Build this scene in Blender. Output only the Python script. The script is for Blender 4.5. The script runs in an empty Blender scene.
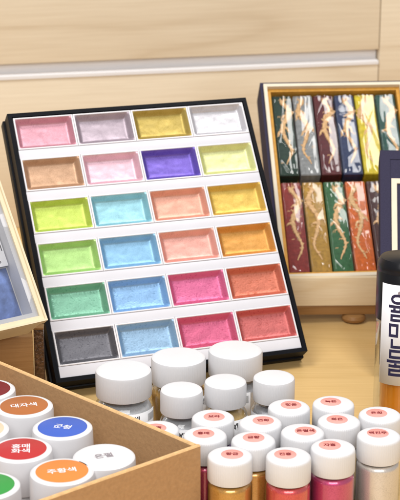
import bpy, bmesh, math, random
from mathutils import Vector, Matrix, noise
S = 0.01                                   # everything below is in centimetres
PI = math.pi; R = math.radians
random.seed(7)
sc = bpy.context.scene
C = sc.collection

# ------------------------------------------------------------------ camera constants, used to site things
F, PITCH, HC = 1500.0, R(17), 47.66
cp, sp = math.cos(PITCH), math.sin(PITCH)
FW, UP, RT, EYE = Vector((0, cp, -sp)), Vector((0, sp, cp)), Vector((1, 0, 0)), Vector((0, 0, HC))
def ray(x, y): return FW + RT * ((x - 200) / F) - UP * ((y - 250) / F)
def atd(x, y, d): return EYE + ray(x, y) * d
def atz(x, y, z):
    r = ray(x, y); return EYE + r * ((z - HC) / r.z)

# ------------------------------------------------------------------ materials
def srgb(r, g, b):
    f = lambda c: (c / 255 / 12.92) if c <= 10 else ((c / 255 + .055) / 1.055) ** 2.4
    return (f(r), f(g), f(b))
def shade(c, k): return tuple(min(1, max(0, v * k)) for v in c)
def newmat(name):
    m = bpy.data.materials.new(name); m.use_nodes = True
    nt = m.node_tree; b = nt.nodes['Principled BSDF']
    return m, nt, b
def mat(name, col, rough=.5, metal=0, coat=0, var=.06, vscale=40, bump=0, bscale=300, trans=0, ior=1.45, stretch=(1, 1, 1), spec=.5, sss=0):
    m, nt, b = newmat(name); N, L = nt.nodes.new, nt.links.new
    b.inputs['Roughness'].default_value = rough; b.inputs['Metallic'].default_value = metal
    b.inputs['Coat Weight'].default_value = coat; b.inputs['Coat Roughness'].default_value = .06
    b.inputs['Transmission Weight'].default_value = trans; b.inputs['IOR'].default_value = ior
    b.inputs['Specular IOR Level'].default_value = spec
    if sss:
        b.inputs['Subsurface Weight'].default_value = sss; b.inputs['Subsurface Radius'].default_value = (.004, .004, .004)
    tc = N('ShaderNodeTexCoord'); mp = N('ShaderNodeMapping'); mp.inputs['Scale'].default_value = stretch
    L(tc.outputs['Object'], mp.inputs['Vector'])
    if var:
        n = N('ShaderNodeTexNoise'); n.inputs['Scale'].default_value = vscale; n.inputs['Detail'].default_value = 5
        L(mp.outputs[0], n.inputs['Vector'])
        r = N('ShaderNodeValToRGB')
        r.color_ramp.elements[0].position = .3; r.color_ramp.elements[1].position = .7
        r.color_ramp.elements[0].color = (*shade(col, 1 - var), 1); r.color_ramp.elements[1].color = (*shade(col, 1 + var), 1)
        L(n.outputs['Fac'], r.inputs['Fac']); L(r.outputs['Color'], b.inputs['Base Color'])
    else: b.inputs['Base Color'].default_value = (*col, 1)
    if bump:
        n2 = N('ShaderNodeTexNoise'); n2.inputs['Scale'].default_value = bscale; n2.inputs['Detail'].default_value = 3
        L(mp.outputs[0], n2.inputs['Vector'])
        bp = N('ShaderNodeBump'); bp.inputs['Strength'].default_value = bump; bp.inputs['Distance'].default_value = .001
        L(n2.outputs['Fac'], bp.inputs['Height']); L(bp.outputs['Normal'], b.inputs['Normal'])
    return m
def wood(name, light, dark, rough=.4, axis=0, fine=1.0, spec=.4, amount=1.0):
    # long figure along the given axis: a stretched noise drives rings, a much finer one the pores
    m, nt, b = newmat(name); N, L = nt.nodes.new, nt.links.new
    b.inputs['Roughness'].default_value = rough; b.inputs['Specular IOR Level'].default_value = spec
    tc = N('ShaderNodeTexCoord')
    def stretched(a, c):
        mp = N('ShaderNodeMapping'); v = [c, c, c]; v[axis] = a; mp.inputs['Scale'].default_value = v
        L(tc.outputs['Object'], mp.inputs['Vector']); return mp
    mp = stretched(1.6 * fine, 9 * fine)
    n = N('ShaderNodeTexNoise'); n.inputs['Scale'].default_value = 1.0; n.inputs['Detail'].default_value = 2
    L(mp.outputs[0], n.inputs['Vector'])
    mu = N('ShaderNodeMath'); mu.operation = 'MULTIPLY'; mu.inputs[1].default_value = 6.0; L(n.outputs['Fac'], mu.inputs[0])
    pg = N('ShaderNodeMath'); pg.operation = 'PINGPONG'; pg.inputs[1].default_value = .5; L(mu.outputs[0], pg.inputs[0])
    mp2 = stretched(14 * fine, 420 * fine)
    n2 = N('ShaderNodeTexNoise'); n2.inputs['Scale'].default_value = 1.0; n2.inputs['Detail'].default_value = 4
    L(mp2.outputs[0], n2.inputs['Vector'])
    ad = N('ShaderNodeMath'); ad.operation = 'MULTIPLY_ADD'; ad.inputs[1].default_value = .42 * amount
    d2 = N('ShaderNodeMath'); d2.operation = 'MULTIPLY'; d2.inputs[1].default_value = 2.0; L(pg.outputs[0], d2.inputs[0])
    pw_ = N('ShaderNodeMath'); pw_.operation = 'POWER'; pw_.inputs[1].default_value = 4.0; L(d2.outputs[0], pw_.inputs[0])
    L(pw_.outputs[0], ad.inputs[0])
    m3 = N('ShaderNodeMath'); m3.operation = 'MULTIPLY'; m3.inputs[1].default_value = .75; L(n2.outputs['Fac'], m3.inputs[0])
    L(m3.outputs[0], ad.inputs[2])
    r = N('ShaderNodeValToRGB'); r.color_ramp.elements[0].position = .2; r.color_ramp.elements[1].position = .75
    r.color_ramp.elements[0].color = (*light, 1); r.color_ramp.elements[1].color = (*dark, 1)
    L(ad.outputs[0], r.inputs['Fac']); L(r.outputs['Color'], b.inputs['Base Color'])
    bp = N('ShaderNodeBump'); bp.inputs['Strength'].default_value = .12; bp.inputs['Distance'].default_value = .0005
    L(n2.outputs['Fac'], bp.inputs['Height']); L(bp.outputs['Normal'], b.inputs['Normal'])
    return m
def pearl(name, col, rough=.42, metal=.25, grain=1.0, swirl=1.0, coat=.0):
    # pearlescent pigment: fine mica flecks, soft swirls left by the pour
    m, nt, b = newmat(name); N, L = nt.nodes.new, nt.links.new
    b.inputs['Roughness'].default_value = rough; b.inputs['Metallic'].default_value = metal
    b.inputs['Coat Weight'].default_value = coat; b.inputs['Coat Roughness'].default_value = .04
    tc = N('ShaderNodeTexCoord')
    n = N('ShaderNodeTexNoise'); n.inputs['Scale'].default_value = 70; n.inputs['Detail'].default_value = 5; n.inputs['Distortion'].default_value = 1.6 * swirl
    L(tc.outputs['Object'], n.inputs['Vector'])
    n2 = N('ShaderNodeTexNoise'); n2.inputs['Scale'].default_value = 1500 if grain < 1 else 620; n2.inputs['Detail'].default_value = 2
    L(tc.outputs['Object'], n2.inputs['Vector'])
    mx = N('ShaderNodeMath'); mx.operation = 'MULTIPLY_ADD'; mx.inputs[1].default_value = .80 * grain if grain < 1 else 1.15
    L(n2.outputs['Fac'], mx.inputs[0])
    sc_ = N('ShaderNodeMath'); sc_.operation = 'MULTIPLY_ADD'; sc_.inputs[1].default_value = .55; sc_.inputs[2].default_value = .225
    L(n.outputs['Fac'], sc_.inputs[0]); L(sc_.outputs[0], mx.inputs[2])
    r = N('ShaderNodeValToRGB'); e = r.color_ramp.elements
    e[0].position = .5 + .06 * grain if grain < 1 else .86; e[1].position = min(1, .80 + .12 * grain) if grain < 1 else 1.0
    if grain > 1: e[0].position = .78
    e[0].color = (*shade(col, .88), 1); e[1].color = (*tuple(min(1, v * 1.14 + .06) for v in col), 1)
    L(mx.outputs[0], r.inputs['Fac']); L(r.outputs['Color'], b.inputs['Base Color'])
    bp = N('ShaderNodeBump'); bp.inputs['Strength'].default_value = .16 * grain if grain < 1 else .45; bp.inputs['Distance'].default_value = .0004
    L(mx.outputs[0], bp.inputs['Height']); L(bp.outputs['Normal'], b.inputs['Normal'])
    return m
def film(name, tint=(1, 1, 1), base=.05, bump=.5, bscale=140, rough=.05, gain=.55):
    # clear packing film: see-through with a fresnel sheen
    m, nt, b = newmat(name); N, L = nt.nodes.new, nt.links.new
    nt.nodes.remove(b); out = nt.nodes['Material Output']
    t = N('ShaderNodeBsdfTransparent'); t.inputs['Color'].default_value = (*tint, 1)
    g = N('ShaderNodeBsdfGlossy'); g.inputs['Roughness'].default_value = rough
    lw = N('ShaderNodeLayerWeight'); lw.inputs['Blend'].default_value = .28
    tc = N('ShaderNodeTexCoord'); n = N('ShaderNodeTexNoise'); n.inputs['Scale'].default_value = bscale
    n.inputs['Detail'].default_value = 3; n.inputs['Distortion'].default_value = 1.5
    L(tc.outputs['Object'], n.inputs['Vector'])
    bp = N('ShaderNodeBump'); bp.inputs['Strength'].default_value = bump; bp.inputs['Distance'].default_value = .002
    L(n.outputs['Fac'], bp.inputs['Height']); L(bp.outputs['Normal'], g.inputs['Normal']); L(bp.outputs['Normal'], lw.inputs['Normal'])
    ma = N('ShaderNodeMath'); ma.operation = 'MULTIPLY_ADD'; ma.inputs[1].default_value = gain; ma.inputs[2].default_value = base
    L(lw.outputs['Facing'], ma.inputs[0])
    mx = N('ShaderNodeMixShader'); L(ma.outputs[0], mx.inputs[0]); L(t.outputs[0], mx.inputs[1]); L(g.outputs[0], mx.inputs[2])
    L(mx.outputs[0], out.inputs['Surface'])
    return m

M = {}
M['wall'] = wood('maple_laminate', (.82, .715, .55), (.69, .57, .41), .45, 0, .8, amount=.85)
M['table'] = wood('varnished_tabletop', (.74, .50, .215), (.60, .375, .135), .38, 0, 1.0, amount=.45)
M['pine'] = wood('pale_pine', (.84, .70, .49), (.74, .57, .35), .5, 0, 2.2)
M['darkwood'] = wood('brown_wood', (.36, .19, .068), (.25, .118, .035), .45, 0, 2.0)
M['alu'] = mat('brushed_aluminium', (.78, .765, .77), .6, .03, var=.04, stretch=(1, 30, 30))
M['black'] = mat('black_lacquered_card', (.005, .0055, .008), .45, var=.3, bump=.15, bscale=900, spec=.12)
M['white'] = mat('white_tray_plastic', (.675, .665, .705), .4, var=.02)
M['rim'] = mat('white_pan_plastic', (.80, .78, .80), .35, var=.02)
M['cap'] = mat('white_cap_plastic', (.72, .715, .73), .45, var=.015, bump=.06, bscale=500, sss=.15)
M['capgloss'] = mat('white_lid_plastic', (.73, .72, .735), .32, var=.015, bump=.04, bscale=300)
M['glass'] = film('clear_jar_glass', tint=(.96, .97, .97), base=.06, bump=.03, bscale=40, rough=.03)
M['sticker'] = mat('pink_paper_sticker', srgb(240, 160, 150), .55, var=.05)
M['stickertext'] = mat('dark_red_print', srgb(128, 30, 38), .6, var=.1)
M['paper'] = mat('white_label_paper', (.82, .82, .84), .55, var=.03)
M['print'] = mat('black_print', (.03, .03, .035), .6, var=.1)
M['navyprint'] = mat('navy_print', srgb(38, 34, 70), .55, var=.1)
M['card'] = mat('brown_cardboard', srgb(180, 142, 102), .88, var=.075, vscale=420, bump=.30, bscale=330, spec=.12)
M['cardcore'] = mat('cardboard_cut_edge', srgb(220, 178, 125), .9, var=.15, vscale=300)
M['navy'] = mat('navy_box_cloth', srgb(54, 51, 72), .75, var=.12, vscale=900, bump=.3, bscale=1500, spec=.2)
M['cream'] = mat('cream_paper', srgb(226, 214, 192), .7, var=.04, vscale=60, spec=.3)
M['creambox'] = mat('cream_gift_card', srgb(228, 213, 180), .6, var=.04, vscale=50, spec=.3)
M['ochre'] = mat('ochre_lining', srgb(205, 150, 60), .6, var=.12, vscale=300, bump=.2, bscale=900)
M['goldrelief'] = mat('dull_gold_relief', srgb(206, 166, 118), .5, .2, var=.2, vscale=500, bump=.5, bscale=900)
M['greyline'] = mat('pale_grey_lining', srgb(206, 206, 210), .6, var=.05)
M['cello'] = film('cellophane', base=.008, bump=.0, bscale=45, rough=.04, gain=.22)
M['window'] = film('box_window_film', base=.13, bump=.55, bscale=38)
M['amber'] = mat('amber_liquid', srgb(232, 140, 20), .12, coat=.6, var=.1, vscale=60)
M['blackcap'] = mat('black_flip_cap', (.006, .006, .008), .3, coat=.0, var=.2, spec=.35)
M['blueink'] = mat('blue_pigment_bag', srgb(112, 136, 196), .4, var=.45, vscale=90, bump=.6, bscale=250, coat=.3)

# ------------------------------------------------------------------ mesh helpers
def bmnew(): return bmesh.new()
def add_box(bm, x0, x1, y0, y1, z0, z1, bev=0, mi=0, M4=None):
    r = bmesh.ops.create_cube(bm, size=1)
    vs = r['verts']
    for v in vs: v.co = Vector((x0 + (v.co.x + .5) * (x1 - x0), y0 + (v.co.y + .5) * (y1 - y0), z0 + (v.co.z + .5) * (z1 - z0)))
    fs = list({f for v in vs for f in v.link_faces})
    for f in fs: f.material_index = mi
    if bev:
        es = list({e for v in vs for e in v.link_edges})
        g = bmesh.ops.bevel(bm, geom=es, offset=bev, segments=2, profile=.6, affect='EDGES')
        vs = list({v for f in g['faces'] for v in f.verts} | {v for v in vs if v.is_valid})
        for f in g['faces']: f.material_index = mi
    if M4 is not None:
        for v in vs: v.co = M4 @ v.co
    return vs
def add_lathe(bm, prof, seg=64, ridge=0, nridge=0, rz=(0, 0), mi=0, off=(0, 0, 0)):
    rings = []
    for (r, z) in prof:
        if r < 1e-6: rings.append([bm.verts.new((off[0], off[1], z + off[2]))]); continue
        ring = []
        for k in range(seg):
            a = 2 * PI * k / seg; rr = r
            if ridge and rz[0] <= z <= rz[1]: rr = r - ridge * (.5 + .5 * math.cos(a * nridge)) ** 3
            ring.append(bm.verts.new((off[0] + rr * math.cos(a), off[1] + rr * math.sin(a), z + off[2])))
        rings.append(ring)
    for A, B in zip(rings, rings[1:]):
        for k in range(seg):
            k2 = (k + 1) % seg
            if len(A) == 1 and len(B) == 1: continue
            if len(A) == 1: f = bm.faces.new((A[0], B[k], B[k2]))
            elif len(B) == 1: f = bm.faces.new((A[k], B[0], A[k2]))
            else: f = bm.faces.new((A[k], B[k], B[k2], A[k2]))
            f.material_index = mi
def add_prism(bm, poly, z0, z1, mi=0):           # poly: counter-clockwise list of (x, y)
    a = [bm.verts.new((x, y, z0)) for x, y in poly]; b = [bm.verts.new((x, y, z1)) for x, y in poly]
    n = len(poly)
    fs = [bm.faces.new(list(reversed(a))), bm.faces.new(b)]
    for i in range(n): fs.append(bm.faces.new((a[i], a[(i + 1) % n], b[(i + 1) % n], b[i])))
    for f in fs: f.material_index = mi
def add_tube(bm, pts, rad, seg=8, flat=1.0, mi=0):
    rings = []; n = len(pts)
    for i, p in enumerate(pts):
        p = Vector(p); t = (Vector(pts[min(i + 1, n - 1)]) - Vector(pts[max(i - 1, 0)])).normalized()
        sd = Vector((0, 0, 1)).cross(t); sd = sd.normalized() if sd.length > 1e-4 else Vector((1, 0, 0)); up = t.cross(sd)
        r = rad[i] if isinstance(rad, (list, tuple)) else rad
        rings.append([bm.verts.new(p + sd * (r * math.cos(2 * PI * k / seg)) + up * (r * flat * math.sin(2 * PI * k / seg))) for k in range(seg)])
    for A, B in zip(rings, rings[1:]):
        for k in range(seg): bm.faces.new((A[k], A[(k + 1) % seg], B[(k + 1) % seg], B[k])).material_index = mi
    bm.faces.new(list(reversed(rings[0]))).material_index = mi; bm.faces.new(rings[-1]).material_index = mi
def add_frame(bm, x0, x1, y0, y1, z0, z1, w, mi=0):      # a rectangular ring with real thickness, one closed shell
    def loop(a, b, c, d, z): return [bm.verts.new(p) for p in ((a, c, z), (b, c, z), (b, d, z), (a, d, z))]
    ob, ot = loop(x0, x1, y0, y1, z0), loop(x0, x1, y0, y1, z1)
    ib, it = loop(x0 + w, x1 - w, y0 + w, y1 - w, z0), loop(x0 + w, x1 - w, y0 + w, y1 - w, z1)
    for i in range(4):
        j = (i + 1) % 4
        for q in ((ob[i], ob[j], ot[j], ot[i]), (ot[i], ot[j], it[j], it[i]), (it[i], it[j], ib[j], ib[i]), (ib[i], ib[j], ob[j], ob[i])):
            bm.faces.new(q).material_index = mi
_tc = {}
def text_geo(s, size, bold=0.0):
    key = (s, size, bold)
    if key not in _tc:
        cu = bpy.data.curves.new('lettering', 'FONT'); cu.body = s; cu.size = size; cu.align_x = 'CENTER'; cu.align_y = 'CENTER'
        cu.offset = bold; cu.space_line = .9; cu.resolution_u = 3
        o = bpy.data.objects.new('lettering', cu); C.objects.link(o); bpy.context.view_layer.update()
        me = bpy.data.meshes.new_from_object(o.evaluated_get(bpy.context.evaluated_depsgraph_get()))
        vs = [v.co.copy() for v in me.vertices]; fs = [tuple(p.vertices) for p in me.polygons]
        bpy.data.objects.remove(o); bpy.data.curves.remove(cu); bpy.data.meshes.remove(me)
        _tc[key] = (vs, fs)
    return _tc[key]
def add_text(bm, s, size, fn, bold=0, mi=1, strip=0):
    vs, fs = text_geo(s, size, bold)
    if strip:
        tb = bmesh.new(); tv = [tb.verts.new(v) for v in vs]
        for f in fs: tb.faces.new([tv[i] for i in f])
        x = min(v.x for v in vs) + strip
        while x < max(v.x for v in vs):
            bmesh.ops.bisect_plane(tb, geom=list(tb.verts) + list(tb.edges) + list(tb.faces), plane_co=(x, 0, 0), plane_no=(1, 0, 0)); x += strip
        tb.verts.index_update(); vs = [v.co.copy() for v in tb.verts]; fs = [tuple(v.index for v in f.verts) for f in tb.faces]; tb.free()
    nv = [bm.verts.new(fn(v)) for v in vs]
    for f in fs:
        try: bm.faces.new([nv[i] for i in f]).material_index = mi
        except ValueError: pass
def obj(name, bm, mats, parent=None, smooth=True, angle=35, fix=True):
    if fix: bmesh.ops.recalc_face_normals(bm, faces=bm.faces)
    for v in bm.verts: v.co *= S
    for f in bm.faces: f.smooth = smooth
    if smooth:
        for e in bm.edges:
            if len(e.link_faces) == 2 and e.calc_face_angle(0) > R(angle): e.smooth = False
    me = bpy.data.meshes.new(name); bm.to_mesh(me); bm.free()
    for m in (mats if isinstance(mats, (list, tuple)) else [mats]): me.materials.append(m)
    o = bpy.data.objects.new(name, me); C.objects.link(o)
    if parent is not None: o.parent = parent
    return o
def frameM(loc, X, Y, Z):
    m = Matrix((X, Y, Z)).transposed().to_4x4(); m.translation = Vector(loc) * S; return m
def thing(name, label, cat, loc=(0, 0, 0), rz=0, group=None, mw=None):
    o = bpy.data.objects.new(name, None); o.empty_display_size = .01; C.objects.link(o)
    if mw is not None: o.matrix_world = mw
    else: o.location = Vector(loc) * S; o.rotation_euler = (0, 0, rz)
    o['label'] = label; o['category'] = cat
    if group: o['group'] = group
    return o
def leaning(loc, yaw, lean):      # axes of a board that leans back: X along its foot, Y up its face, Z out of its face
    X = Vector((math.cos(yaw), math.sin(yaw), 0))
    Y = Vector((-math.sin(yaw) * math.sin(lean), math.cos(yaw) * math.sin(lean), math.cos(lean)))
    return X, Y, X.cross(Y)

# ------------------------------------------------------------------ the setting: tabletop and slat wall
bm = bmnew(); add_box(bm, -130, 130, 20, 205, -3, 0, .15)
t = obj('tabletop', bm, M['table']); t['kind'] = 'structure'

WP = atd(0, 79, 166); wy = R(13.4)
wall = thing('slat_wall', 'pale maple slat wall with a long aluminium channel behind the display', 'wall', (WP.x, WP.y, 0), wy)
zl = WP.z; zt = zl + 1.62
_r = ray(380, 30); _n = Vector((math.sin(wy), -math.cos(wy), 0)); _p = EYE + _r * ((WP - EYE).dot(_n) / _r.dot(_n))
seam = (_p - WP).dot(Vector((math.cos(wy), math.sin(wy), 0)))
bm = bmnew(); add_box(bm, -70, seam - .06, 0, 1.8, .02, zl - .12, .05); obj('panel', bm, M['wall'], wall)
bm = bmnew(); add_box(bm, -70, seam - .06, 0, 1.8, zt, 62, .08); obj('panel', bm, M['wall'], wall)
bm = bmnew(); add_box(bm, seam + .06, 130, .05, 1.8, .02, 62, .06); obj('panel', bm, M['wall'], wall)
bm = bmnew()
prof = [(-.12, -.12), (-.12, .22), (.12, .30), (.95, .42), (.95, 1.60), (1.7, 1.60), (1.7, -.12)]    # (depth, height): lip, sloping floor, back
a = [bm.verts.new((-70, d, zl + h)) for d, h in prof]; b = [bm.verts.new((seam - .07, d, zl + h)) for d, h in prof]
bm.faces.new(a); bm.faces.new(list(reversed(b)))
for i in range(len(prof)):
    j = (i + 1) % len(prof); bm.faces.new((a[j], a[i], b[i], b[j]))
obj('channel', bm, M['alu'], wall)

# ------------------------------------------------------------------ the palette of pearl colours
PC, PYAW, PLEAN = Vector((-11.72, 113.85, 1.5)), R(19.3), R(38.6)
PW, PH, PT = 22.26, 24.7, 2.5
PX, PY, PZ = leaning(PC, PYAW, PLEAN)
pal = thing('paint_palette', 'black cased palette with white tray holding twenty four pearl paint pans, leaning back', 'palette', mw=frameM(PC, PX, PY, PZ))
bm = bmnew()
add_frame(bm, 0, PW, 0, PH, -1.3, 0, .36); add_box(bm, .02, PW - .02, .02, PH - .02, -1.5, -1.3)
obj('case', bm, M['black'], pal)
bm = bmnew(); add_box(bm, -.16, PW + .16, -.12, PH + .10, -PT, -1.52, .08); obj('lid', bm, M['black'], pal)
pw, ph, pitch = 5.30, 3.08, 3.96
x0, ytop = .47, PH - .44
bm = bmnew()
add_box(bm, .38, PW - .38, .38, PH - .38, -1.28, -1.06)
for r in range(6):
    y1 = ytop - r * pitch - ph - .02; y0 = (ytop - (r + 1) * pitch + .02) if r < 5 else .40
    add_box(bm, .44, PW - .42, y0, y1, -1.06, -.11, .04)
obj('tray', bm, M['white'], pal)
pans = [
 ('rose pink', (212, 146, 162)), ('greyish mauve', (174, 156, 168)), ('antique gold', (186, 158, 58)), ('pearl white', (208, 205, 210)),
 ('bronze tan', (196, 150, 112)), ('pale pink', (232, 186, 200)), ('violet', (108, 80, 196)), ('pale lemon', (222, 224, 150)),
 ('lime yellow', (196, 218, 78)), ('aqua', (146, 206, 220)), ('salmon', (234, 164, 138)), ('yellow gold', (226, 184, 66)),
 ('light green', (172, 218, 120)), ('sky blue', (132, 188, 226)), ('peach', (238, 166, 150)), ('orange gold', (226, 154, 50)),
 ('jade green', (116, 184, 152)), ('cornflower blue', (128, 178, 226)), ('hot pink', (220, 88, 142)), ('copper orange', (210, 102, 68)),
 ('charcoal grey', (98, 97, 106)), ('powder blue', (138, 178, 212)), ('magenta', (216, 80, 126)), ('coppery red', (206, 88, 84))]
rows = ['top row', 'second row', 'third row', 'fourth row', 'fifth row', 'bottom row']
for i, (cn, col) in enumerate(pans):
    r, c = divmod(i, 4)
    cx = x0 + pw / 2 + c * 5.345; cy = ytop - r * pitch - ph / 2
    o = PC + PX * cx + PY * cy + PZ * (-1.04)
    t = thing('paint_pan', f'{cn} pearl paint pan in the {rows[r]} of the palette', 'paint pan', mw=frameM(o, PX, PY, PZ), group='paint pans in the palette')
    bm = bmnew(); add_frame(bm, -pw / 2, pw / 2, -ph / 2, ph / 2, 0, 1.0, .13)
    for f in [f for f in bm.faces]: pass
    es = [e for e in bm.edges if all(abs(v.co.z - 1.0) < 1e-4 for v in e.verts)]
    bmesh.ops.bevel(bm, geom=es, offset=.035, segments=2, affect='EDGES')
    obj('rim', bm, M['rim'], t)
    # the cake: paint drawn up the sloping walls of the pan, wavy surface in the middle
    bm = bmnew(); nx, ny = 56, 32; hw, hh = pw / 2 - .135, ph / 2 - .135
    rnd = random.uniform(0, 50); g = []
    tw = random.uniform(.36, .45); lvl = random.uniform(.58, .70)
    for jy in range(ny + 1):
        row = []
        for ix in range(nx + 1):
            def warp(t):                          # more grid lines near the walls
                return t + .0
            x = -hw + 2 * hw * ix / nx; y = -hh + 2 * hh * jy / ny
            d = min(hw - abs(x), hh - abs(y))
            # rounded inner corner
            dx, dy = max(0, abs(x) - (hw - .3)), max(0, abs(y) - (hh - .3))
            if dx > 0 and dy > 0: d = max(0, min(d, .3 - math.hypot(dx, dy)))
            s_ = min(1, d / tw); s_ = .55 * s_ + .45 * s_ * s_ * (3 - 2 * s_)
            men = .06 * math.exp(-max(0, d - tw) / .16)              # meniscus
            nz = noise.noise(Vector((x * .9 + rnd, y * 1.3, rnd))) * .030 + noise.noise(Vector((x * 2.6, y * 3.2 + rnd, rnd))) * .008
            z = .96 - (lvl - men) * s_ + nz * min(1, max(0, d - tw * .6) / .35)
            row.append(bm.verts.new((x, y, z)))
        g.append(row)
    for jy in range(ny):
        for ix in range(nx): bm.faces.new((g[jy][ix], g[jy][ix + 1], g[jy + 1][ix + 1], g[jy + 1][ix]))
    # underside closes the cake into a solid
    bl = [bm.verts.new((sx * hw, sy * hh, .05)) for sx, sy in ((-1, -1), (1, -1), (1, 1), (-1, 1))]
    bm.faces.new(list(reversed(bl)))
    edge = [g[0][k] for k in range(nx + 1)]; bm.faces.new([bl[0], bl[1]] + list(reversed(edge)))
    edge = [g[k][nx] for k in range(ny + 1)]; bm.faces.new([bl[1], bl[2]] + list(reversed(edge)))
    edge = [g[ny][nx - k] for k in range(nx + 1)]; bm.faces.new([bl[2], bl[3]] + list(reversed(edge)))
    edge = [g[ny - k][0] for k in range(ny + 1)]; bm.faces.new([bl[3], bl[0]] + list(reversed(edge)))
    k = .86; gy_ = sum(col) / 3; col = tuple(c_ * .90 + gy_ * .10 for c_ in col)
    obj('paint', bm, pearl('paint_' + cn.replace(' ', '_'), shade(srgb(*col), k), .46, .62, 1.3 if r > 3 else .8), t, angle=60)

# a plain wedge the palette leans on, out of sight behind it
def wedge(label, base, yaw, lean, x0, x1, h, depth, m, back, name='display_stand', foot=0):
    # back: distance from the leaning face's foot line back to the resting plane
    X = Vector((math.cos(yaw), math.sin(yaw), 0)); Y = Vector((-math.sin(yaw), math.cos(yaw), 0))
    t = thing(name, label, 'display stand', mw=frameM((base.x, base.y, 0), X, Y, Vector((0, 0, 1))), group='stands under the leaning boxes')
    bm = bmnew()
    prof = [(back + foot * math.tan(lean), foot), (back + h * math.tan(lean), h), (back + h * math.tan(lean) + depth, h), (back + h * math.tan(lean) + depth, foot)]
    a = [bm.verts.new((x0, y, z)) for y, z in prof]; b = [bm.verts.new((x1, y, z)) for y, z in prof]
    bm.faces.new(a); bm.faces.new(list(reversed(b)))
    for i in range(4):
        j = (i + 1) % 4; bm.faces.new((a[j], a[i], b[i], b[j]))
    bmesh.ops.bevel(bm, geom=list(bm.edges), offset=.08, segments=2, affect='EDGES')
    obj('wedge', bm, m, t); return t
bk = PT / math.cos(PLEAN) - PC.z * math.tan(PLEAN) + .03
wedge('plain wooden wedge hidden behind the black paint palette', PC, PYAW, PLEAN, 5, 17, 9, 1.2, M['pine'], bk)

# ------------------------------------------------------------------ ink stick box on its stand
def dragon(bm, w, h, zs, rnd):
    # a raised serpentine dragon: body, head with horns and whiskers, four clawed legs
    ph_ = rnd.uniform(-.4, .4); sg = rnd.choice((-1, 1)); n = 46; pts = []; rad = []
    top, bot = h * .40, -h * .36
    for i in range(n):
        f = i / (n - 1); y = top + (bot - top) * f
        x = sg * w * ((.20 + .06 * math.sin(f * 9)) * math.sin(f * 2 * PI * 1.6 + ph_) * (1 - .25 * f) + .05)
        pts.append((x, y, zs + .02)); rad.append((.20 if f < .1 else .27 * (1 - f) ** .75 + .05) * (1 + .26 * math.sin(i * 2.4) + rnd.uniform(-.12, .12)))
    add_tube(bm, pts, rad, 8, .55)
    hx, hy = pts[0][0], pts[0][1]
    add_tube(bm, [(hx, hy - .1, zs), (hx - sg * .1, hy + .2, zs + .02), (hx - sg * .28, hy + .36, zs)], [.25, .28, .12], 8, .5)
    for s2, ln in ((-1, .5), (1, .6), (-1.6, .1), (1.7, .2), (.2, .75)):
        add_tube(bm, [(hx, hy + .25, zs + .02), (hx + s2 * .2, hy + .5, zs + .03), (hx + s2 * .3, hy + ln + .3, zs)], [.07, .05, .02], 6, .6)
    for k, sd in ((7, 1), (10, -1), (19, 1), (22, -1)):
        x, y, z = pts[k]; ex = max(-w * .4, min(w * .4, x + sd * .55)); sdn = rnd.uniform(-.5, .1)
        add_tube(bm, [(x, y, z), (x + sd * .25, y + .16, z), (x + sd * .42, y + .10, z), (ex, y + sdn * .6, z), (ex - sd * .12, y + sdn, z - .01)], [.18, .17, .13, .10, .08], 7, .55)
        for q in (-.22, 0, .22): add_tube(bm, [(ex, y + sdn, z - .01), (ex + sd * .12 + q * .3, y + sdn - .18 + abs(q) * .3, z - .02)], [.05, .02], 5, .6)
    for k in range(2, n - 4, 3):                                 # mane and dorsal spikes down both flanks
        x, y, z = pts[k]; tx, ty = pts[k + 1][0] - pts[k - 1][0], pts[k + 1][1] - pts[k - 1][1]; l_ = math.hypot(tx, ty)
        nx_, ny_ = -ty / l_, tx / l_; sd = 1 if k % 2 else -1; ln = rad[k] + rnd.uniform(.02, .14)
        ex, ey = x + nx_ * sd * ln, y + ny_ * sd * ln + .14
        add_tube(bm, [(x, y, z), (ex, ey, z - .02)], [.15, .05], 6, .6)
    for k in range(5):                                           # cloud wisps beside it
        x, y = rnd.uniform(-w * .36, w * .30), rnd.uniform(bot - .2, top + .2)
        q3 = rnd.uniform(-.2, .2)
        add_tube(bm, [(x, y, zs), (x + .1, y + .12 + q3, zs + .01), (x + .22, y + .05, zs + .01), (x + .3, y + .16 + q3, zs)], [.02, .05, .05, .02], 6, .5)

BD = 141.0
BC = atd(283, 277.5, BD); BYAW, BLEAN = R(5.0), R(46)
BX, BY, BZ = leaning(BC, BYAW, BLEAN)
BW, BH, BT = 14.3, 22.2, 3.4
box = thing('ink_stick_box', 'open navy box with cream rim and ochre lining holding twelve wrapped ink sticks', 'box', mw=frameM(BC, BX, BY, BZ))
bm = bmnew(); add_frame(bm, -.30, BW + .30, -.30, BH + .30, -BT, -.25, .28); add_box(bm, -.28, BW + .28, -.28, BH + .28, -BT - .3, -BT)
obj('case', bm, M['navy'], box)
bm = bmnew(); add_frame(bm, 0, BW, 0, BH, -BT + .01, 0, .34); obj('rim', bm, M['cream'], box)
bm = bmnew(); add_frame(bm, .35, BW - .35, .35, BH - .35, -BT + .02, -.45, .36); add_box(bm, .75, BW - .75, .75, BH - .75, -BT + .03, -BT + .5)
add_box(bm, .74, BW - .74, BH / 2 + .12, BH / 2 + .4, -BT + .5, -2.5)
obj('lining', bm, M['ochre'], box)
top_cols = [('dark green', (30, 52, 42)), ('silver grey', (128, 130, 130)), ('dark maroon', (82, 30, 34)), ('slate blue', (40, 52, 84)), ('mustard yellow', (196, 176, 40)), ('teal green', (28, 70, 62))]
bot_cols = [('brick red', (126, 40, 34)), ('olive gold', (160, 122, 48)), ('bottle green', (44, 88, 52)), ('burnt orange', (190, 92, 32)), ('dark brown', (66, 36, 34)), ('midnight navy', (40, 40, 68))]
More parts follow.
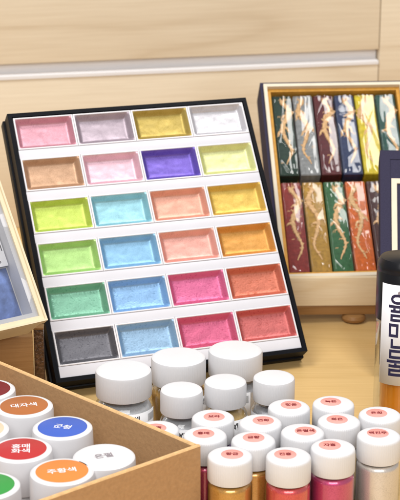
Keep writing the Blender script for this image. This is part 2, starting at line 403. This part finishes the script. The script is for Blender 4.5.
sw = 2.04; sx0 = .80; rnd = random.Random(5)
sl_t, sl_b = 9.5, 10.1
for ri, (cols, yc, sl) in enumerate(((top_cols, BH - .95 - sl_t / 2, sl_t), (bot_cols, .85 + sl_b / 2, sl_b))):
    for i, (cn, col) in enumerate(cols):
        cx = sx0 + sw / 2 + i * (sw + .08) + (.02 if i % 2 else -.02); zf = -.75
        o = BC + BX * cx + BY * yc + BZ * (-BT + .52)
        hgt = 2.0
        tone = {'dark green': 'uppermost row', 'teal green': 'uppermost row'}.get(cn, 'upper row' if ri == 0 else 'lower row')
        t = thing('ink_stick', f'{cn} ink stick with raised gold dragon, in the {"upper" if ri == 0 else "lower"} row of the box', 'ink stick',
                  mw=frameM(o, BX, BY, BZ), group='ink sticks in the navy box')
        bm = bmnew(); w2 = sw / 2 - .03
        add_box(bm, -w2, w2, -sl / 2, sl / 2, 0, hgt, .14)
        add_frame(bm, -w2 + .12, w2 - .12, -sl / 2 + .12, sl / 2 - .12, hgt - .05, hgt + .035, .07)
        obj('stick', bm, mat('ink_' + cn.replace(' ', '_'), srgb(*col), .48, coat=.06, var=.25, vscale=250, bump=.35, bscale=450, spec=.3), t)
        bm = bmnew(); dragon(bm, sw, sl, hgt, rnd); obj('dragon_relief', bm, M['goldrelief'], t)
    for k in range(3):
        x_a = sx0 - .05 + k * 2 * (sw + .08); wd = 2 * sw + .16
        o = BC + BX * (x_a + wd / 2) + BY * yc + BZ * (-BT + .52)
        nm = [c[0] for c in cols[2 * k:2 * k + 2]]
        bm = bmnew(); nx, ny = 80, 96; g = []
        lines = []
        for q in range(9):
            px, py, an = rnd.uniform(-wd / 2, wd / 2), rnd.uniform(-sl / 2, sl / 2), rnd.gauss(PI / 2, .35) if q < 8 else rnd.uniform(0, PI)
            lines.append((px, py, math.cos(an), math.sin(an), rnd.uniform(.06, .17), rnd.uniform(.05, .13), rnd.uniform(1.2, 3.5)))
        sd = rnd.uniform(0, 99); tl_ = rnd.uniform(-.06, .06)
        for jy in range(ny + 1):
            row = []
            for ix in range(nx + 1):
                u = ix / nx; v = jy / ny; x = (u - .5) * wd; y = (v - .5) * (sl + .2)
                d = min(wd / 2 - abs(x), (sl + .2) / 2 - abs(y))
                xw = x + .35 * noise.noise(Vector((x * .35 + sd, y * .28, sd))) + (y * tl_)
                z = 2.22 + .03 * (1 - (2 * u - 1) ** 4) * math.sin(PI * v) ** .3
                z += .022 * noise.noise(Vector((xw * 1.25, sd, y * .10))) + .007 * noise.noise(Vector((xw * 3.4, sd + 9, y * .22)))
                z += .02 * noise.noise(Vector((x * .8, y * .9, sd + 4)))
                z -= .13 * math.exp(-((u - .5 + .02 * math.sin(y + sd)) * wd / .10) ** 2) + .045 * math.exp(-((u - .5 + .04 * math.sin(y * .7 + sd)) * wd / .45) ** 2)
                z -= .10 * math.exp(-((min(u, 1 - u) - .03) * wd / .09) ** 2) * (.6 + .4 * math.sin(y * 2 + sd))
                e_ = max(0, 1 - (sl / 2 + .1 - abs(y)) / 1.1); z += .07 * e_ * noise.noise(Vector((x * 3.0, y * 1.2, sd + 20)))
                for (px, py, ca, sa, am, wi, ln) in lines:
                    pd = abs(-(x - px) * sa + (y - py) * ca); al = abs((x - px) * ca + (y - py) * sa)
                    if al < ln: z += am * .62 * math.exp(-(pd / wi) ** 2 * 2) * (1 - al / ln)
                z -= .5 * max(0, 1 - d / .22) ** 2
                row.append(bm.verts.new((x, y, z)))
            g.append(row)
        for jy in range(ny):
            for ix in range(nx): bm.faces.new((g[jy][ix], g[jy][ix + 1], g[jy + 1][ix + 1], g[jy + 1][ix]))
        w = obj('cellophane_wrap', bm, M['cello'], None, angle=50)
        w.matrix_world = frameM(o, BX, BY, BZ)
        w['label'] = f'glossy clear cellophane wrapped over the {nm[0]} and {nm[1]} ink sticks'; w['category'] = 'wrapper'; w['group'] = 'cellophane wraps over the ink sticks'

# its stand: sloped back, ledge board, lower rail, feet
lo = BC - BZ * (BT + .3)
st = thing('display_stand', 'pale pine ledge stand on round brown feet carrying the ink stick box', 'display stand', (BC.x, BC.y, 0), BYAW - R(3.5), group='stands under the leaning boxes')
lz1 = BC.z + .5; lz0 = lz1 - 2.75
bm = bmnew(); add_box(bm, -2.0, 14.6, -1.75, -1.1, lz0, lz1, .06); obj('ledge', bm, M['pine'], st)
bm = bmnew(); add_box(bm, -1.8, 14.4, -1.08, 3.6, lz0 - .05, lz0 + .32, .04); obj('shelf', bm, M['pine'], st)
bm = bmnew(); add_box(bm, -1.6, 14.2, -1.68, -.9, .82, lz0 - .03, .05); obj('rail', bm, M['darkwood'], st)
bm = bmnew()
v0 = [(-1.2, 4.0, lz0 + .3), (-1.2, 4.6, lz0 + .3)]
add_box(bm, -1.0, 13.6, 0, .6, 0, 15, .06, M4=Matrix.Translation((0, 4.1, lz0 + .34)) @ Matrix.Rotation(-BLEAN, 4, 'X'))
obj('backboard', bm, M['pine'], st)
for fx, fy in ((.2, -1.0), (6.6, -1.2), (12.6, -1.0), (.2, 6.4), (12.6, 6.4)):
    if fy > 0:
        bm = bmnew(); add_lathe(bm, [(0, 0), (.6, 0), (.7, .15), (.7, 3.6), (0, 3.6)], 28, off=(fx, fy + 2, 0)); obj('foot', bm, M['darkwood'], st); continue
    bm = bmnew(); add_lathe(bm, [(0, 0), (.75, 0), (1.05, .15), (1.15, .4), (1.05, .68), (.8, .8), (0, .8)], 40, off=(fx, fy, 0)); obj('foot', bm, M['darkwood'], st)

# ------------------------------------------------------------------ second navy box, cut by the right edge
QC = atz(380, 376, .0) + Vector((0, 0, 2.1)); QYAW, QLEAN = R(-4), R(42)
QX, QY, QZ = leaning(QC, QYAW, QLEAN)
q = thing('gift_box', 'navy cloth box with cream inner frame leaning at the right edge behind the glue bottle', 'box', mw=frameM(QC, QX, QY, QZ), group='gift boxes on stands')
QW, QH, QT = 13.0, 19.6, 2.6
bm = bmnew(); add_frame(bm, 0, QW, 0, QH, -QT, 0, .9); add_box(bm, .02, QW - .02, .02, QH - .02, -QT - .2, -QT); obj('case', bm, M['navy'], q)
bm = bmnew(); add_frame(bm, 1.0, QW - 1.0, .95, QH - 2.9, -QT + .02, .10, .48); obj('frame', bm, M['cream'], q)
bm = bmnew(); add_box(bm, .91, QW - .91, .91, QH - .91, -QT + .01, -.06); obj('lining', bm, M['navy'], q)
bm = bmnew(); add_box(bm, 2.0, 2.9, QH - 4.9, QH - 4.5, -.05, .12, .05); add_box(bm, 2.4, 4.4, QH - 5.2, QH - 4.85, -.05, .10, .05); obj('clasp', bm, mat('brass_clasp', srgb(190, 150, 70), .3, .9), q)
bk = QT / math.cos(QLEAN) - QC.z * math.tan(QLEAN) + .3
wedge('plain wooden wedge behind the navy gift box at the right edge', QC, QYAW, QLEAN, 1.5, 11, 7, .6, M['pine'], bk)

# ------------------------------------------------------------------ cream window box on a brown block, left edge
LX = Vector((.808, .589, 0)).normalized(); LY = Vector((-.339, .466, .818)).normalized(); LZ = LX.cross(LY)
LC = Vector((-11.75, 109.35, 8.57))            # lower right front corner
LT = 3.5; LW, LH = 13.0, 17.0
lb = thing('window_box', 'cream card box with a clear window tilted on a brown block at left edge', 'box', mw=frameM(LC, LX, LY, LZ), group='gift boxes on stands')
bm = bmnew(); add_frame(bm, -LW + .12, -.12, .12, LH - .12, -LT, -.75, .25); add_box(bm, -LW + .13, -.13, .13, LH - .13, -LT - .15, -LT); obj('base', bm, M['creambox'], lb)
bm = bmnew(); add_frame(bm, -LW, 0, 0, LH, -.70, 0, .16); add_frame(bm, -LW + .17, -.17, .17, LH - .17, -.30, -.12, .34); obj('lid', bm, M['creambox'], lb)
bm = bmnew(); add_frame(bm, -LW + .40, -.40, .40, LH - .40, -LT + .02, -.34, .5); add_box(bm, -LW + .5, -.5, .5, LH - .5, -LT + .01, -LT + 1.5); obj('lining', bm, M['greyline'], lb)
bm = bmnew(); nx = 30; g = []
for jy in range(nx + 1):
    row = []
    for ix in range(nx + 1):
        x = -LW + .5 + (LW - 1.0) * ix / nx; y = .5 + (LH - 1.0) * jy / nx
        row.append(bm.verts.new((x, y, -.325 + .05 * noise.noise(Vector((x * .5, y * .4, 3))))))
    g.append(row)
for jy in range(nx):
    for ix in range(nx): bm.faces.new((g[jy][ix], g[jy][ix + 1], g[jy + 1][ix + 1], g[jy + 1][ix]))
obj('window', bm, M['window'], lb)
pk = thing('pigment_bag', 'small blue pigment bag with a white printed tag inside the cream window box', 'bag', mw=frameM(LC + LX * -4.2 + LY * .9 + LZ * (-LT + 1.52), LX, LY, LZ))
bm = bmnew(); nx, ny = 24, 30; g = []; gb = []
for jy in range(ny + 1):
    row = []; rb = []
    for ix in range(nx + 1):
        u, v = ix / nx, jy / ny; x = -2.4 + 5.6 * u; y = .2 + 4.2 * v
        b_ = (math.sin(PI * u) * math.sin(PI * v)) ** .5 if 0 < u < 1 and 0 < v < 1 else 0
        z = .05 + .95 * b_ + .10 * noise.noise(Vector((x * 1.2, y * 1.2, 8))) * b_
        row.append(bm.verts.new((x, y, z))); rb.append(bm.verts.new((x, y, .0)))
    g.append(row); gb.append(rb)
for jy in range(ny):
    for ix in range(nx):
        bm.faces.new((g[jy][ix], g[jy][ix + 1], g[jy + 1][ix + 1], g[jy + 1][ix]))
        bm.faces.new((gb[jy][ix], gb[jy + 1][ix], gb[jy + 1][ix + 1], gb[jy][ix + 1]))
obj('bag', bm, M['blueink'], pk, fix=False)
bm = bmnew(); add_box(bm, -2.4, 3.2, 4.4, 8.0, .55, .62, .01)
add_box(bm, 1.9, 2.9, 6.6, 7.2, .622, .63, mi=1)
for yy, s_ in ((5.9, '분채 21'), (5.1, '21 g')): add_text(bm, s_, .8, lambda v, yy=yy: Vector((2.0 + v.x, yy + v.y, .628)))
obj('tag', bm, [M['paper'], M['print']], pk, fix=False)
bs = thing('display_stand', 'dark brown wooden block under the cream window box at left edge', 'display stand', (-13.3, 112.0, 0), R(8), group='stands under the leaning boxes')
bm = bmnew(); add_box(bm, -16, 0, .15, 7.0, 0, 6.2, .12); obj('block', bm, M['darkwood'], bs)
bm = bmnew(); add_box(bm, -14, -6, 0, .5, 0, 9, .05, M4=Matrix.Translation((-1.0, 2.1, 6.2)) @ Matrix.Rotation(R(28), 4, 'Z') @ Matrix.Rotation(R(-35), 4, 'X')); obj('backboard', bm, M['darkwood'], bs)

tb_ = thing('textured_bar', 'dark brown glittering textured bar wedged between brown block and black palette', 'bar', (-12.98, 113.5, 0), R(4))
bm = bmnew(); add_box(bm, -.40, .40, -.5, .5, 0, 6.4, .06)
obj('bar', bm, mat('glitter_brown', srgb(92, 66, 44), .3, .3, coat=.4, var=.6, vscale=420, bump=.9, bscale=500), tb_)
bm = bmnew(); add_box(bm, -.42, .42, -.52, .52, 6.42, 6.6, .05); obj('end_cap', bm, M['darkwood'], tb_)

# ------------------------------------------------------------------ cardboard box with paint pots
RZ = 6.7
K1 = atz(200.5, 445, RZ); K3 = atz(22, 370, RZ); K2 = atz(45, 500, RZ)
e1 = (Vector((K2.x, K2.y, 0)) - Vector((K1.x, K1.y, 0))).normalized(); e2 = (Vector((K3.x, K3.y, 0)) - Vector((K1.x, K1.y, 0))).normalized()
KA = Vector((K1.x, K1.y, 0)); L1, L2 = 27.0, 25.0
cb = thing('cardboard_box', 'open brown cardboard box holding paint pots with coloured lids', 'box', KA)
def wallbm(a, b, th, h, inn):
    # a wall from a to b, thickness th towards inn, rounded top, slight bow
    bm = bmnew(); d = (b - a); n = 24; up = Vector((0, 0, 1)); rings = []
    for i in range(n + 1):
        f = i / n; bow = .12 * math.sin(PI * f) * -1
        p = a + d * f - inn * bow * 0
        wob = .035 * noise.noise(Vector((f * 6, h, a.x)))
        prof = [(0, 0), (0, h - .08 + wob), (.06, h + wob), (th - .06, h + wob), (th, h - .08 + wob), (th, 0)]
        rings.append([bm.verts.new(p + inn * o_ + up * z_) for o_, z_ in prof])
    for A, B in zip(rings, rings[1:]):
        for k in range(6):
            f = bm.faces.new((A[k], A[(k + 1) % 6], B[(k + 1) % 6], B[k]))
            if k in (1, 2, 3): f.material_index = 1
    bm.faces.new(rings[0]).material_index = 1; bm.faces.new(list(reversed(rings[-1]))).material_index = 1
    return bm
th = .34
O0 = Vector((0, 0, 0)); A_ = e1 * L1; B_ = e2 * L2
n1 = (e2 - e1 * e1.dot(e2)).normalized(); n2 = (e1 - e2 * e1.dot(e2)).normalized()
sk = 1 / math.sqrt(1 - e1.dot(e2) ** 2)
obj('side', wallbm(O0, A_, th, RZ, n1), [M['card'], M['cardcore']], cb)
obj('side', wallbm(e1 * (th * sk + .02) * 0 + O0 + e2 * (th * sk + .01), B_, th, RZ, n2), [M['card'], M['cardcore']], cb)
obj('side', wallbm(A_ + e2 * (th * sk + .01), A_ + B_, th, RZ, -n2), [M['card'], M['cardcore']], cb)
obj('side', wallbm(B_ + e1 * (th * sk + .01), B_ + A_ - e1 * (th * sk + .01), th, RZ, -n1), [M['card'], M['cardcore']], cb)
bm = bmnew(); q_ = [e1 * .1 + e2 * .1, A_ - e1 * .1 + e2 * .1, A_ + B_ - e1 * .1 - e2 * .1, B_ + e1 * .1 - e2 * .1]
vs = [bm.verts.new(v + Vector((0, 0, .02))) for v in q_] + [bm.verts.new(v + Vector((0, 0, .28))) for v in q_]
bm.faces.new(vs[:4]); bm.faces.new(vs[4:])
for i in range(4): bm.faces.new((vs[i], vs[(i + 1) % 4], vs[4 + (i + 1) % 4], vs[4 + i]))
obj('bottom', bm, M['card'], cb)

def paint_pot(px, py, col, txt, lab, tcol, rot, plain=False):
    z0, h = .29, 6.15; p = atz(px, py, h + z0); r = 2.08
    t = thing('paint_pot', lab, 'paint pot', (p.x, p.y, z0), rot, 'paint pots in the cardboard box')
    bm = bmnew(); add_lathe(bm, [(0, 0), (1.85, 0), (1.95, .12), (1.95, 3.2), (1.75, 3.5), (1.6, 3.6), (1.6, 4.2), (0, 4.2)], 64); obj('jar', bm, M['capgloss'], t)
    bm = bmnew(); add_lathe(bm, [(r - .14, 3.62), (r, 3.65), (r + .02, 3.75), (r - .02, h - .28), (r - .06, h - .10), (r - .18, h - .01), (r - .32, h), (0, h)], 96)
    cap = obj('cap', bm, M['capgloss'], t)
    bm = bmnew()
    if not plain: add_lathe(bm, [(1.68, h + .003), (1.66, h + .012), (0, h + .012)], 72)
    for i, ln in enumerate(txt):
        add_text(bm, ln, .70, lambda v, i=i: Vector((v.x, v.y + ((len(txt) - 1) / 2 - i) * .72, h + .017)), .012, 0 if plain else 1)
    obj('label', bm, [tcol] if plain else [mat('lid_' + lab.split()[1], srgb(*col), .5, var=.03), tcol], cap, fix=False)
tw_ = M['paper']; tg_ = mat('grey_print', srgb(150, 140, 145), .6, var=.1)
paint_pot(62.5, 427, (62, 96, 190), ['군청'], 'bright blue lidded white paint pot in the cardboard box', tw_, R(-16))
paint_pot(104, 456, (230, 230, 230), ['은펄'], 'plain white lidded paint pot with grey lettering in the cardboard box corner', tg_, R(18), True)
paint_pot(62, 471, (228, 134, 60), ['주황색'], 'light orange lidded white paint pot nearest the cardboard box rim', tw_, R(14))
paint_pot(21, 449, (186, 44, 46), ['홍매', '화색'], 'red lidded white paint pot with two lines of white lettering', tw_, R(6))
paint_pot(24, 405.5, (176, 104, 52), ['대자색'], 'brownish orange lidded white paint pot beside the box back side', tw_, R(14))
paint_pot(-13, 389, (120, 24, 30), ['자주'], 'dark maroon lidded white paint pot cut by the left edge', tw_, R(40))
paint_pot(-21, 429, (220, 200, 170), ['미색'], 'beige lidded white paint pot barely showing at left edge', tg_, R(10))
paint_pot(-12.5, 485, (52, 150, 66), ['초록'], 'green lidded white paint pot at the lower left corner', tw_, R(10))

# ------------------------------------------------------------------ glass jars with big white caps
def glass_jar(px, py, r, h, col, lab, rot):
    p = atz(px, py, h); ch = 2.0 if r > 1.8 else 1.75; zc = h - ch
    t = thing('pigment_jar', lab, 'jar', (p.x, p.y, 0), rot, 'glass jars with plain white caps')
    R0 = r + .12
    bm = bmnew(); add_lathe(bm, [(0, 0), (R0 - .2, 0), (R0, .2), (R0, zc - .95), (R0 - .08, zc - .7), (r - .15, zc - .38), (r - .28, zc - .25), (r - .28, zc + .4), (0, zc + .4)], 72); obj('glass', bm, M['glass'], t)
    bm = bmnew(); rr = R0 - .14; add_lathe(bm, [(0, .15), (rr, .15), (rr, zc - 1.0), (rr - .1, zc - .8), (r - .5, zc - .55), (0, zc - .5)], 60)
    obj('powder', bm, pearl('jar_' + str(px).replace('.', '_'), srgb(*col), .45, .3, .95, .3), t)
    bm = bmnew(); add_lathe(bm, [(r - .2, zc), (r - .02, zc), (r, .05 + zc), (r, h - .26), (r - .05, h - .10), (r - .16, h - .02), (r - .34, h), (0, h)], 320, .012, 80, (zc + .04, h - .2)); obj('cap', bm, M['cap'], t)
    # paper label wrapped round the front of the glass
    bm = bmnew(); n = 40; a0, a1 = R(-150), R(-30); z0, z1 = .6, zc - .80
    ring = []
    for k in range(n + 1):
        a = a0 + (a1 - a0) * k / n; c_, s_ = math.cos(a), math.sin(a)
        ring.append([bm.verts.new((c_ * q2, s_ * q2, z)) for q2, z in ((R0 + .008, z0), (R0 + .02, z0), (R0 + .02, z1), (R0 + .008, z1))])
    for A, B in zip(ring, ring[1:]):
        for k in range(4): bm.faces.new((A[k], A[(k + 1) % 4], B[(k + 1) % 4], B[k]))
    wrap = lambda v, zz, a_: Vector((math.cos(a_ + v.x / R0) * (R0 + .026), math.sin(a_ + v.x / R0) * (R0 + .026), zz + v.y))
    add_text(bm, '석채', .62, lambda v: wrap(v, z1 - .55, R(-90)), .02, strip=.08)
    for k in range(14):
        a = R(-55) + k * .028 + rnd.uniform(0, .01)
        vs = [bm.verts.new(wrap(Vector((x, y, 0)), z1 - .5, a)) for x, y in ((0, -.35), (.022, -.35), (.022, .25), (0, .25))]; bm.faces.new(vs).material_index = 1
    obj('label', bm, [M['paper'], M['print']], t, fix=False)
glass_jar(123.5, 369, 2.1, 6.5, (205, 205, 208), 'large white capped glass jar of silver powder beside the cardboard box', R(20))
glass_jar(178.5, 356, 2.1, 6.4, (196, 148, 62), 'large white capped glass jar of gold powder between two other large jars', R(50))
glass_jar(235.5, 349, 2.1, 6.4, (196, 196, 200), 'large white capped glass jar hiding the magenta paint pan', R(-30))
glass_jar(181.5, 388.5, 1.55, 6.3, (196, 196, 200), 'smaller white capped jar of grey powder, leftmost of its row of three', R(-10))
glass_jar(225.5, 380.5, 1.55, 6.3, (206, 168, 92), 'smaller white capped jar of gold powder, middle of its row of three', R(15))
glass_jar(274, 376.5, 1.55, 6.3, (170, 170, 176), 'smaller white capped jar of dark silver powder, rightmost of its row of three', R(-25))

# ------------------------------------------------------------------ small bottles with a pink sticker on the cap
def small_bottle(px, py, col, txt, lab, rot):
    h = 5.8; p = atz(px, py, h); r = 1.5; ch = 1.68; zc = h - ch
    t = thing('pigment_bottle', lab, 'bottle', (p.x, p.y, 0), rot, 'small bottles with pink stickers on white caps')
    R0 = 1.5
    bm = bmnew(); add_lathe(bm, [(0, 0), (R0 - .18, 0), (R0, .18), (R0, zc - .52), (R0 - .03, zc - .36), (R0 - .12, zc - .2), (R0 - .3, zc - .08), (R0 - .42, zc - .02), (R0 - .42, zc + .4), (0, zc + .4)], 72); obj('glass', bm, M['glass'], t)
    bm = bmnew(); rr = R0 - .05; add_lathe(bm, [(0, .12), (rr - .1, .12), (rr, .25), (rr, zc - .53), (rr - .03, zc - .39), (rr - .13, zc - .24), (rr - .3, zc - .14), (0, zc - .12)], 60)
    obj('powder', bm, pearl('bottle_' + str(int(px)) + '_' + str(int(py)), srgb(*col), .32, .5, .95, .3), t)
    bm = bmnew(); add_lathe(bm, [(r - .2, zc), (r - .02, zc), (r, .05 + zc), (r, h - .24), (r - .04, h - .10), (r - .13, h - .02), (r - .28, h), (0, h)], 240, .012, 60, (zc + .04, h - .2)); cap = obj('cap', bm, M['cap'], t)
    a = random.uniform(0, 6.28); ca, sa = math.cos(-rot), math.sin(-rot)
    ox, oy = random.uniform(-.22, .22), random.uniform(.02, .34); ox, oy = ca * ox - sa * oy, sa * ox + ca * oy
    bm = bmnew(); add_lathe(bm, [(.74, h + .003), (.73, h + .012), (0, h + .012)], 48, off=(ox, oy, 0))
    add_text(bm, txt, .46, lambda v: Vector((ox + v.x * ca * 1 - v.y * sa * 1, oy + v.x * sa + v.y * ca, h + .021)), .016)
    # the print follows the sticker, turned a little by hand
    obj('sticker', bm, [M['sticker'], M['stickertext']], cap, fix=False)
SB = [
 (230, 455, (204, 146, 40), '황금', 'gold pigment bottle in the front row next to the cardboard box'),
 (288.6, 455.5, (222, 62, 66), '진홍', 'bright red pigment bottle in the front row'),
 (333, 447, (204, 44, 112), '자홍', 'magenta pigment bottle in the front row'),
 (379, 435, (226, 216, 208), '백진주', 'pearly white pigment bottle in the front row'),
 (253.4, 439.5, (214, 150, 50), '금황', 'amber gold pigment bottle behind the gap between the gold and red bottles'),
 (205, 434.5, (190, 36, 84), '홍매', 'crimson pigment bottle half behind the cardboard box corner'),
 (302.7, 431.5, (196, 196, 202), '은펄색', 'capped pigment bottle behind the gap between red and magenta bottles'),
 (339, 420.5, (170, 172, 178), '회은', 'grey pigment bottle just behind the magenta bottle'),
 (380, 414, (214, 214, 220), '은회', 'white capped pigment bottle right in front of the black topped glue bottle'),
 (260.5, 422, (190, 190, 196), '연회', 'white capped pigment bottle directly in front of the dark silver jar'),
 (213, 417, (150, 120, 190), '보라', 'white capped pigment bottle directly in front of the middle small jar'),
 (289, 406.5, (120, 150, 190), '청은', 'white capped pigment bottle touching the right side of dark silver jar'),
 (333.5, 403, (140, 180, 150), '녹은', 'white capped pigment bottle farthest back, alone against the bare table'),
 (157.5, 428.5, (214, 120, 140), '분홍', 'white capped pigment bottle peeking over the cardboard box side')]
for (px, py, col, txt, lab) in SB: small_bottle(px, py, col, txt, lab, R(random.uniform(-14, 22)))

# ------------------------------------------------------------------ black topped bottle with a big label
gp = atd(401, 250, 113); gx, gy = gp.x, gp.y * 1.0
gy = 106.5
gr = 1.9
gl = thing('glue_bottle', 'tall clear bottle with long black cap and navy lettered label, amber liquid inside', 'bottle', (gx, gy, 0), R(0))
zb, zt_ = 9.9, 14.75
bm = bmnew(); add_lathe(bm, [(0, 0), (gr - .25, 0), (gr - .02, .25), (gr - .02, zb - .3), (gr - .3, zb), (gr - .45, zb + .3), (0, zb + .3)], 80); obj('bottle', bm, M['glass'], gl)
bm = bmnew(); add_lathe(bm, [(0, .3), (1.3, .3), (1.42, .5), (1.42, 8.6), (0, 8.6)], 64); obj('liquid', bm, M['amber'], gl)
bm = bmnew(); add_lathe(bm, [(gr - .1, zb), (gr + .03, zb), (gr + .05, zb + .08), (gr + .05, 13.55), (gr + .01, 13.62), (gr + .01, 13.68), (gr + .05, 13.75), (gr + .02, 14.2), (gr - .22, 14.6), (gr - .7, zt_), (0, zt_ + .03)], 96); obj('cap', bm, M['blackcap'], gl)
bm = bmnew(); n = 48; ac = R(-90 - 10); half = R(45); z0, z1 = 5.05, 12.95; rl = gr + .07
ring = []
for k in range(n + 1):
    a = ac - half + 2 * half * k / n; c_, s_ = math.cos(a), math.sin(a)
    ring.append([bm.verts.new((c_ * q2, s_ * q2, z)) for q2, z in ((rl, z0), (rl + .012, z0), (rl + .012, z1), (rl, z1))])
for A, B in zip(ring, ring[1:]):
    for k in range(4): bm.faces.new((A[k], A[(k + 1) % 4], B[(k + 1) % 4], B[k]))
bm.faces.new(ring[0]); bm.faces.new(list(reversed(ring[-1])))
for i, chx in enumerate('율민물'):
    zc = 11.0 - i * 2.16
    add_text(bm, chx, 2.0, lambda v, zc=zc: Vector((math.cos(ac - .11 + v.x * .80 / rl) * (rl + .02), math.sin(ac - .11 + v.x * .80 / rl) * (rl + .02), zc + v.y * 1.18)), .03, strip=.06)
for k in range(1):
    vs = [bm.verts.new((math.cos(ac - .05 + .14 * math.cos(q2) / rl) * (rl + .018), math.sin(ac - .05 + .14 * math.cos(q2) / rl) * (rl + .018), 12.35 + .14 * math.sin(q2))) for q2 in [2 * PI * j / 16 for j in range(16)]]
    bm.faces.new(vs).material_index = 2
obj('label', bm, [M['paper'], M['navyprint'], tg_], gl, fix=False)

# ------------------------------------------------------------------ light: soft shop ceiling lamps, an added front fill and a pale room
def area(name, loc, target, size, power, col=(1, 1, 1), sy=None):
    d = bpy.data.lights.new(name, 'AREA'); d.energy = power; d.color = col; d.size = size
    if sy: d.shape = 'RECTANGLE'; d.size_y = sy
    o = bpy.data.objects.new(name, d); C.objects.link(o); o.location = loc
    o.rotation_euler = (Vector(target) - Vector(loc)).to_track_quat('-Z', 'Y').to_euler(); return o
area('ceiling_or_fill_lamp', (-.68, .75, 1.72), (0, 1.15, 0), .8, 18, (1, .98, .95), .6)
area('ceiling_or_fill_lamp', (.62, 1.28, 1.68), (.05, 1.2, .05), .4, 11, (1, .98, .95), .4)
area('ceiling_or_fill_lamp', (.1, -.7, 1.15), (0, 1.2, .08), 1.4, 25, (1, .98, .96), .8)  # front fill behind the camera, added to brighten cap sides and labels
w = bpy.data.worlds.new('World'); sc.world = w; w.use_nodes = True
bg = w.node_tree.nodes['Background']; bg.inputs['Color'].default_value = (.92, .95, 1, 1); bg.inputs['Strength'].default_value = .38

# ------------------------------------------------------------------ camera and view
cd = bpy.data.cameras.new('camera'); cam = bpy.data.objects.new('camera', cd); C.objects.link(cam)
cam.location = (0, 0, HC * S); cam.rotation_euler = (R(90) - PITCH, 0, 0)
cd.sensor_fit = 'HORIZONTAL'; cd.sensor_width = 36; cd.lens = 36 * F / 400; cd.clip_start = .02; cd.clip_end = 50
cd.dof.use_dof = True; cd.dof.focus_distance = 1.12; cd.dof.aperture_fstop = 26
sc.camera = cam
sc.view_settings.view_transform = 'Standard'; sc.view_settings.look = 'None'; sc.view_settings.exposure = 0; sc.view_settings.gamma = 1
sc.cycles.max_bounces = 12; sc.cycles.transparent_max_bounces = 12; sc.cycles.caustics_reflective = False; sc.cycles.caustics_refractive = False
